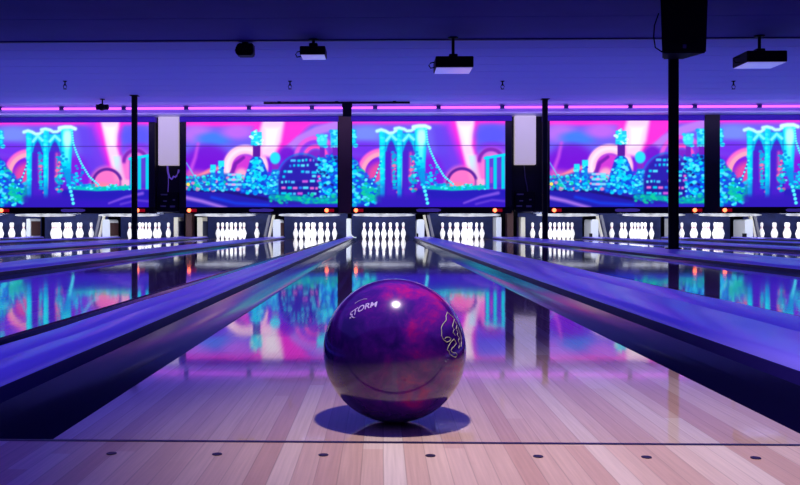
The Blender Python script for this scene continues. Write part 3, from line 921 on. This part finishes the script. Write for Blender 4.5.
# loudspeaker strapped to the front of the near post
cx = at(684.5, 28, 8.95)
t = thing('loudspeaker', 'black box loudspeaker mounted at the top of the nearest post', 'loudspeaker', (cx.x, p3.y - 0.30, 2.085))
bm = BM()
vs0 = [(-0.228, -0.17), (0.228, -0.17), (0.11, 0.19), (-0.11, 0.19)]
lo = [bm.verts.new((x, y, 0.0)) for x, y in vs0]; hi = [bm.verts.new((x * 1.09, y, 0.62)) for x, y in vs0]
bm.faces.new(lo[::-1]); bm.faces.new(hi)
for i in range(4):
    j = (i + 1) % 4; bm.faces.new((lo[i], lo[j], hi[j], hi[i]))
bmesh.ops.bevel(bm, geom=list(bm.edges), offset=0.012, segments=2, affect='EDGES')
obj('cabinet', bm, M['black'], t)
bm = BM(); box(bm, -0.215, 0.215, -0.178, -0.168, 0.10, 0.60, 0.004); obj('grille', bm, M['black_gloss'], t)
bm = BM(); box(bm, -0.018, 0.018, -0.180, -0.168, 0.045, 0.085, 0.004); obj('badge', bm, M['grey'], t)
bm = BM(); box(bm, -0.10, 0.0, 0.18, 0.240, 0.25, 0.45, 0.005); obj('bracket', bm, M['black'], t)
bm = BM(); tube(bm, [(-0.21, 0.0, 0.45), (-0.255, 0.0, 0.32), (-0.262, 0.0, 0.20), (-0.245, 0.0, 0.09), (-0.17, 0.0, 0.04)], 0.007, 6); obj('cord', bm, M['black'], t, smooth=True)

# ------------------------------------------------------------------ projectors under the ceiling
def projector(loc, w, d, h, drop, rot, label):
    t = thing('projector', label, 'projector', loc, rot, 'ceiling projectors')
    z = -drop
    bm = BM(); lathe(bm, [(0.02, -0.0), (0.02, z)], 10, 'z'); obj('stem', bm, M['black'], t, smooth=True)
    bm = BM(); lathe(bm, [(0.07, 0.0), (0.06, -0.015), (0.03, -0.02)], 14, 'z'); obj('ceiling_mount', bm, M['black'], t, smooth=True)
    bm = BM(); box(bm, -0.055, 0.055, -0.055, 0.055, z - 0.02, z + 0.045, 0.01); obj('bracket', bm, M['black'], t)
    bm = BM(); box(bm, -w/2, w/2, -d/2, d/2, z - 0.02 - h, z - 0.018, 0.015, 3); b_ = obj('body', bm, M['black'], t)
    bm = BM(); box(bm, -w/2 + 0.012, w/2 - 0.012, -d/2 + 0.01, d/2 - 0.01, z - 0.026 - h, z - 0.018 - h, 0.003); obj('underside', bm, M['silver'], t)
    bm = BM(); lathe(bm, [(0.045, d/2 - 0.01), (0.05, d/2 + 0.03), (0.04, d/2 + 0.035)], 16, 'y', (0, 0, z - 0.02 - h/2)); obj('lens', bm, M['black_gloss'], t, smooth=True)
    bm = BM(); tube(bm, [(-w/2 + 0.02, 0, z - 0.05), (-w/2 - 0.05, 0.02, z - 0.06), (-w/2 - 0.07, 0.02, z - 0.09), (-w/2 - 0.05, 0.0, z - 0.13), (-w/2 + 0.01, 0.0, z - 0.12)], 0.008, 6); obj('cable', bm, M['black'], t, smooth=True)
    return t
a = at(453.5, 40, 11.1); projector((a.x, YB - 0.12, CEIL - 0.006), 0.48, 0.46, 0.14, 0.265, 0, 'black hanging projector with pale underside above the middle bridge mural')
a = at(758, 40, 11.1); projector((a.x, YB - 0.12, CEIL - 0.006), 0.50, 0.46, 0.14, 0.215, 0, 'black hanging projector at the upper right, beyond the loudspeaker')
a = at(313, 40, 11.2); projector((a.x, YB - 0.05, CEIL - 0.006), 0.33, 0.34, 0.11, 0.10, 0, 'small black hanging projector with a trailing cable, leftmost of the projectors')

# wedge-shaped small speaker on the ceiling
a = at(245.5, 48, 11.5)
t = thing('ceiling_speaker', 'small black wedge-shaped speaker on the ceiling left of the leftmost projector', 'speaker', (a.x, YB + 0.12, CEIL))
bm = BM()
prism(bm, [(-0.085, -0.03), (0.115, -0.03), (0.12, -0.17), (0.10, -0.19), (-0.09, -0.19), (-0.125, -0.145), (-0.12, -0.10)], -0.09, 0.09)
bmesh.ops.bevel(bm, geom=list(bm.edges), offset=0.012, segments=2, affect='EDGES')
obj('cabinet', bm, M['black'], t)
bm = BM(); box(bm, -0.04, 0.04, -0.03, 0.03, -0.032, 0.0); obj('bracket', bm, M['black'], t)

# sprinkler heads
def sprinkler(loc, label):
    t = thing('sprinkler_head', label, 'sprinkler', loc, 0, 'small ceiling sprinklers')
    bm = BM(); lathe(bm, [(0.035, 0.0), (0.03, -0.012), (0.012, -0.015), (0.012, -0.055), (0.02, -0.06), (0.02, -0.075), (0.006, -0.078)], 12, 'z'); obj('body', bm, M['black'], t, smooth=True)
    bm = BM(); tube(bm, [(0.018, 0, -0.07), (0.03, 0, -0.10), (0.008, 0, -0.135)], 0.006, 6); tube(bm, [(-0.018, 0, -0.07), (-0.03, 0, -0.10), (-0.008, 0, -0.135)], 0.006, 6); obj('yoke', bm, M['black'], t)
    bm = BM(); lathe(bm, [(0.03, -0.132), (0.032, -0.138), (0.01, -0.142)], 12, 'z'); obj('deflector', bm, M['black'], t)
for u, lab in ((65, 'small black ceiling sprinkler at the far left'), (290, 'small black ceiling sprinkler behind the small left projector'),
               (502.5, 'small black ceiling sprinkler right of the middle projector'), (733.5, 'small black ceiling sprinkler below the right-hand projector')):
    a = at(u, 80, 14.55)
    sprinkler((a.x, a.y, CEIL), lab)

# ceiling rail with a drop bracket at the narrow pillar
a = at(263, 103, 16.85); b_ = at(410, 101, 16.85)
t = thing('ceiling_rail', 'thin black ceiling rail above the narrow brown pillar', 'rail', ((a.x + b_.x) / 2, 15.72, CEIL))
hl = (b_.x - a.x) / 2
bm = BM(); box(bm, -hl, hl, -0.03, 0.03, -0.048, -0.012, 0.006); obj('track', bm, M['black'], t)
for xx in (-hl + 0.3, 0.0, hl - 0.3):
    bm = BM(); box(bm, xx - 0.03, xx + 0.03, -0.025, 0.025, -0.014, 0.0); obj('clip', bm, M['black'], t)
bm = BM(); dx = at(347, 108, 16.85).x - (a.x + b_.x) / 2
box(bm, dx - 0.10, dx + 0.10, -0.04, 0.04, -0.12, -0.046, 0.01); box(bm, dx - 0.085, dx + 0.085, -0.035, 0.035, -0.30, -0.11, 0.01)
obj('drop_bracket', bm, M['black'], t)

# security camera near the left post
a = at(102, 111, 16.6)
t = thing('security_camera', 'small black security camera below the ceiling left of the slim left post', 'camera', (a.x, 15.3, CEIL))
bm = BM(); lathe(bm, [(0.05, 0.0), (0.045, -0.012), (0.014, -0.009), (0.014, -0.115)], 12, 'z'); obj('stem', bm, M['black'], t, smooth=True)
bm = BM(); lathe(bm, [(0.03, -0.12), (0.052, -0.115), (0.055, 0.02), (0.05, 0.11), (0.03, 0.12)], 14, 'x', (0.0, 0, -0.155)); obj('body', bm, M['black'], t, smooth=True)
bm = BM(); lathe(bm, [(0.062, -0.02), (0.066, 0.05), (0.04, 0.058)], 14, 'y', (0.0, -0.07, -0.16)); obj('lens', bm, M['black_gloss'], t, smooth=True)

# ------------------------------------------------------------------ the ball
R = 0.108
bc = at(394.5, 350, 1.315); bc.z = R
bm = BM(); bmesh.ops.create_uvsphere(bm, u_segments=128, v_segments=64, radius=R)
ball = tag(obj('bowling_ball', bm, M['ball'], None, bc, smooth=True), 'glossy dark purple bowling ball with magenta swirls on the lane', 'bowling ball')

def on_ball(u, v):
    """point of the ball's surface (relative to its centre) seen at photo pixel u,v"""
    q = at(u, v, 1.0) - CAM
    q.normalize()
    o = CAM - bc
    b_ = o.dot(q); c = o.dot(o) - R * R
    D = b_ * b_ - c
    s = -b_ - math.sqrt(max(D, 0))
    return (o + q * s).normalized()

# pale wordmark, letters bent over the ball along a small arc
cu = bpy.data.curves.new('wordmark', 'FONT'); cu.body = 'STORM'; cu.size = 0.0140; cu.align_x = 'CENTER'; cu.shear = 0.35; cu.offset = 0.0003
to = bpy.data.objects.new('wordmark_source', cu); COL.objects.link(to)
bpy.context.view_layer.update()
dg = bpy.context.evaluated_depsgraph_get()
tm = bpy.data.meshes.new_from_object(to.evaluated_get(dg))
COL.objects.unlink(to); bpy.data.objects.remove(to)
bm = BM(); bm.from_mesh(tm)
bmesh.ops.subdivide_edges(bm, edges=bm.edges, cuts=1)
n0 = on_ball(361.5, 308)
tx = (on_ball(366, 306.2) - on_ball(357, 310.4)); tx = (tx - n0 * tx.dot(n0)).normalized(); ty = n0.cross(tx)
for v in bm.verts:
    x, y = v.co.x, v.co.y - 0.005
    y -= x * x * 6.0
    v.co = (n0 * R + tx * x + ty * y).normalized() * (R + 0.0003)
wm = obj('wordmark', bm, M['mark_white'], ball)
wm['label'] = 'pale printed lettering'
bm = BM()
tube(bm, [on_ball(u, v) * (R + 0.0002) for u, v in ((352, 316.5), (353.5, 318), (355, 317.5))], 0.0008, 6)
tube(bm, [on_ball(u, v) * (R + 0.0002) for u, v in ((355, 303.5), (359, 301.0), (364, 299.2), (367, 299))], 0.0006, 6)
obj('printed_mark', bm, M['mark_white'], ball)

# cream outline emblem near the right edge
def px(pts): return [(420 + x / 6.933, 300 + y / 6.933) for x, y in pts]
strokes = [
    [(190, 85), (180, 110), (182, 140), (160, 165), (148, 190), (150, 225), (150, 250), (162, 275), (185, 292), (205, 285), (216, 270), (200, 258), (182, 258), (172, 268)],
    [(190, 85), (205, 100), (225, 115), (238, 135), (230, 160), (225, 185), (236, 205), (228, 225), (244, 245)],
    [(236, 270), (215, 290), (198, 318), (188, 345), (200, 355), (206, 375), (228, 390), (246, 398), (256, 380), (248, 366), (228, 366), (214, 352), (222, 335), (240, 318), (252, 300), (244, 285), (236, 270)],
    [(244, 150), (256, 175), (250, 200), (262, 225), (258, 245), (272, 262), (266, 285), (276, 310), (268, 335)],
    [(262, 190), (274, 220), (284, 255), (288, 290), (284, 325)],
]
bm = BM()
for st in strokes:
    dense = []
    pp = px(st)
    for (a0, b0), (a1, b1) in zip(pp, pp[1:]):
        for k in range(3):
            f = k / 3; dense.append((a0 + (a1 - a0) * f, b0 + (b1 - b0) * f))
    dense.append(pp[-1])
    tube(bm, [on_ball(u, v) * (R + 0.0001) for u, v in dense], 0.0006, 6)
em = obj('emblem', bm, M['mark_cream'], ball, smooth=True)
em['label'] = 'cream outlined printed emblem'

# ------------------------------------------------------------------ light
w = bpy.data.worlds.new('world'); scene.world = w; w.use_nodes = True
bg = w.node_tree.nodes['Background']
bg.inputs[0].default_value = (0.10, 0.06, 0.55, 1); bg.inputs[1].default_value = 0.10

def area(name, loc, rot, sx, sy, color, power):
    l = bpy.data.lights.new(name, 'AREA'); l.shape = 'RECTANGLE'; l.size = sx; l.size_y = sy; l.color = color; l.energy = power
    o = bpy.data.objects.new(name, l); COL.objects.link(o); o.location = loc; o.rotation_euler = rot
    return o
def spot(name, loc, target, angle, blend, color, power, radius):
    l = bpy.data.lights.new(name, 'SPOT'); l.spot_size = angle; l.spot_blend = blend; l.color = color; l.energy = power; l.shadow_soft_size = radius
    o = bpy.data.objects.new(name, l); COL.objects.link(o); o.location = loc
    o.rotation_euler = (Vector(target) - Vector(loc)).to_track_quat('-Z', 'Y').to_euler()
    return o
# spotlight low over the foul line
spot('spotlight', (bc.x + 0.03, bc.y - 0.17, 1.12), (bc.x + 0.36, bc.y - 0.06, 0), math.radians(84), 1.0, (1.0, 0.88, 0.95), 58.0, 0.026)
# broad blacklights under the front part of the ceiling
area('blacklight', (0.0, 1.0, 2.66), (0, 0, 0), 16, 7.0, (0.14, 0.09, 1.0), 155)
# unseen fill added to brighten the rear part of the ceiling from below
area('ceiling_fill', (0.3, 13.2, 1.5), (PI, 0, 0), 19, 5.0, (0.17, 0.19, 1.0), 128)
area('ceiling_fill', (0.3, 15.6, 2.2), (PI, 0, 0), 19, 0.5, (0.25, 0.15, 1.0), 20)
# unseen fill strip added to brighten the valance, the ledge and the column boards
area('valance_fill', (0.3, YW - 0.85, 2.50), (PI / 2, 0, 0), 19, 0.06, (0.62, 0.45, 1.0), 22)
# unseen fill added behind each light tube, turned to the pins
for x, _ in LANES:
    area('pit_fill', (x, 17.56, 0.535), (math.radians(58), 0, 0), 1.2, 0.06, (0.86, 0.93, 1.0), 12)

# ------------------------------------------------------------------ camera
cd = bpy.data.cameras.new('camera'); cam = bpy.data.objects.new('camera', cd); COL.objects.link(cam)
cam.location = CAM; cam.rotation_euler = (PI / 2, 0, YAW)
cd.sensor_width = 36; cd.lens = F * 36 / 800
cd.shift_x = (400 - PX) / 800; cd.shift_y = -(242.5 - PY) / 800
cd.clip_start = 0.02; cd.clip_end = 200
scene.camera = cam
scene.view_settings.view_transform = 'Standard'
scene.view_settings.look = 'None'
scene.view_settings.exposure = 0.0
scene.cycles.max_bounces = 8
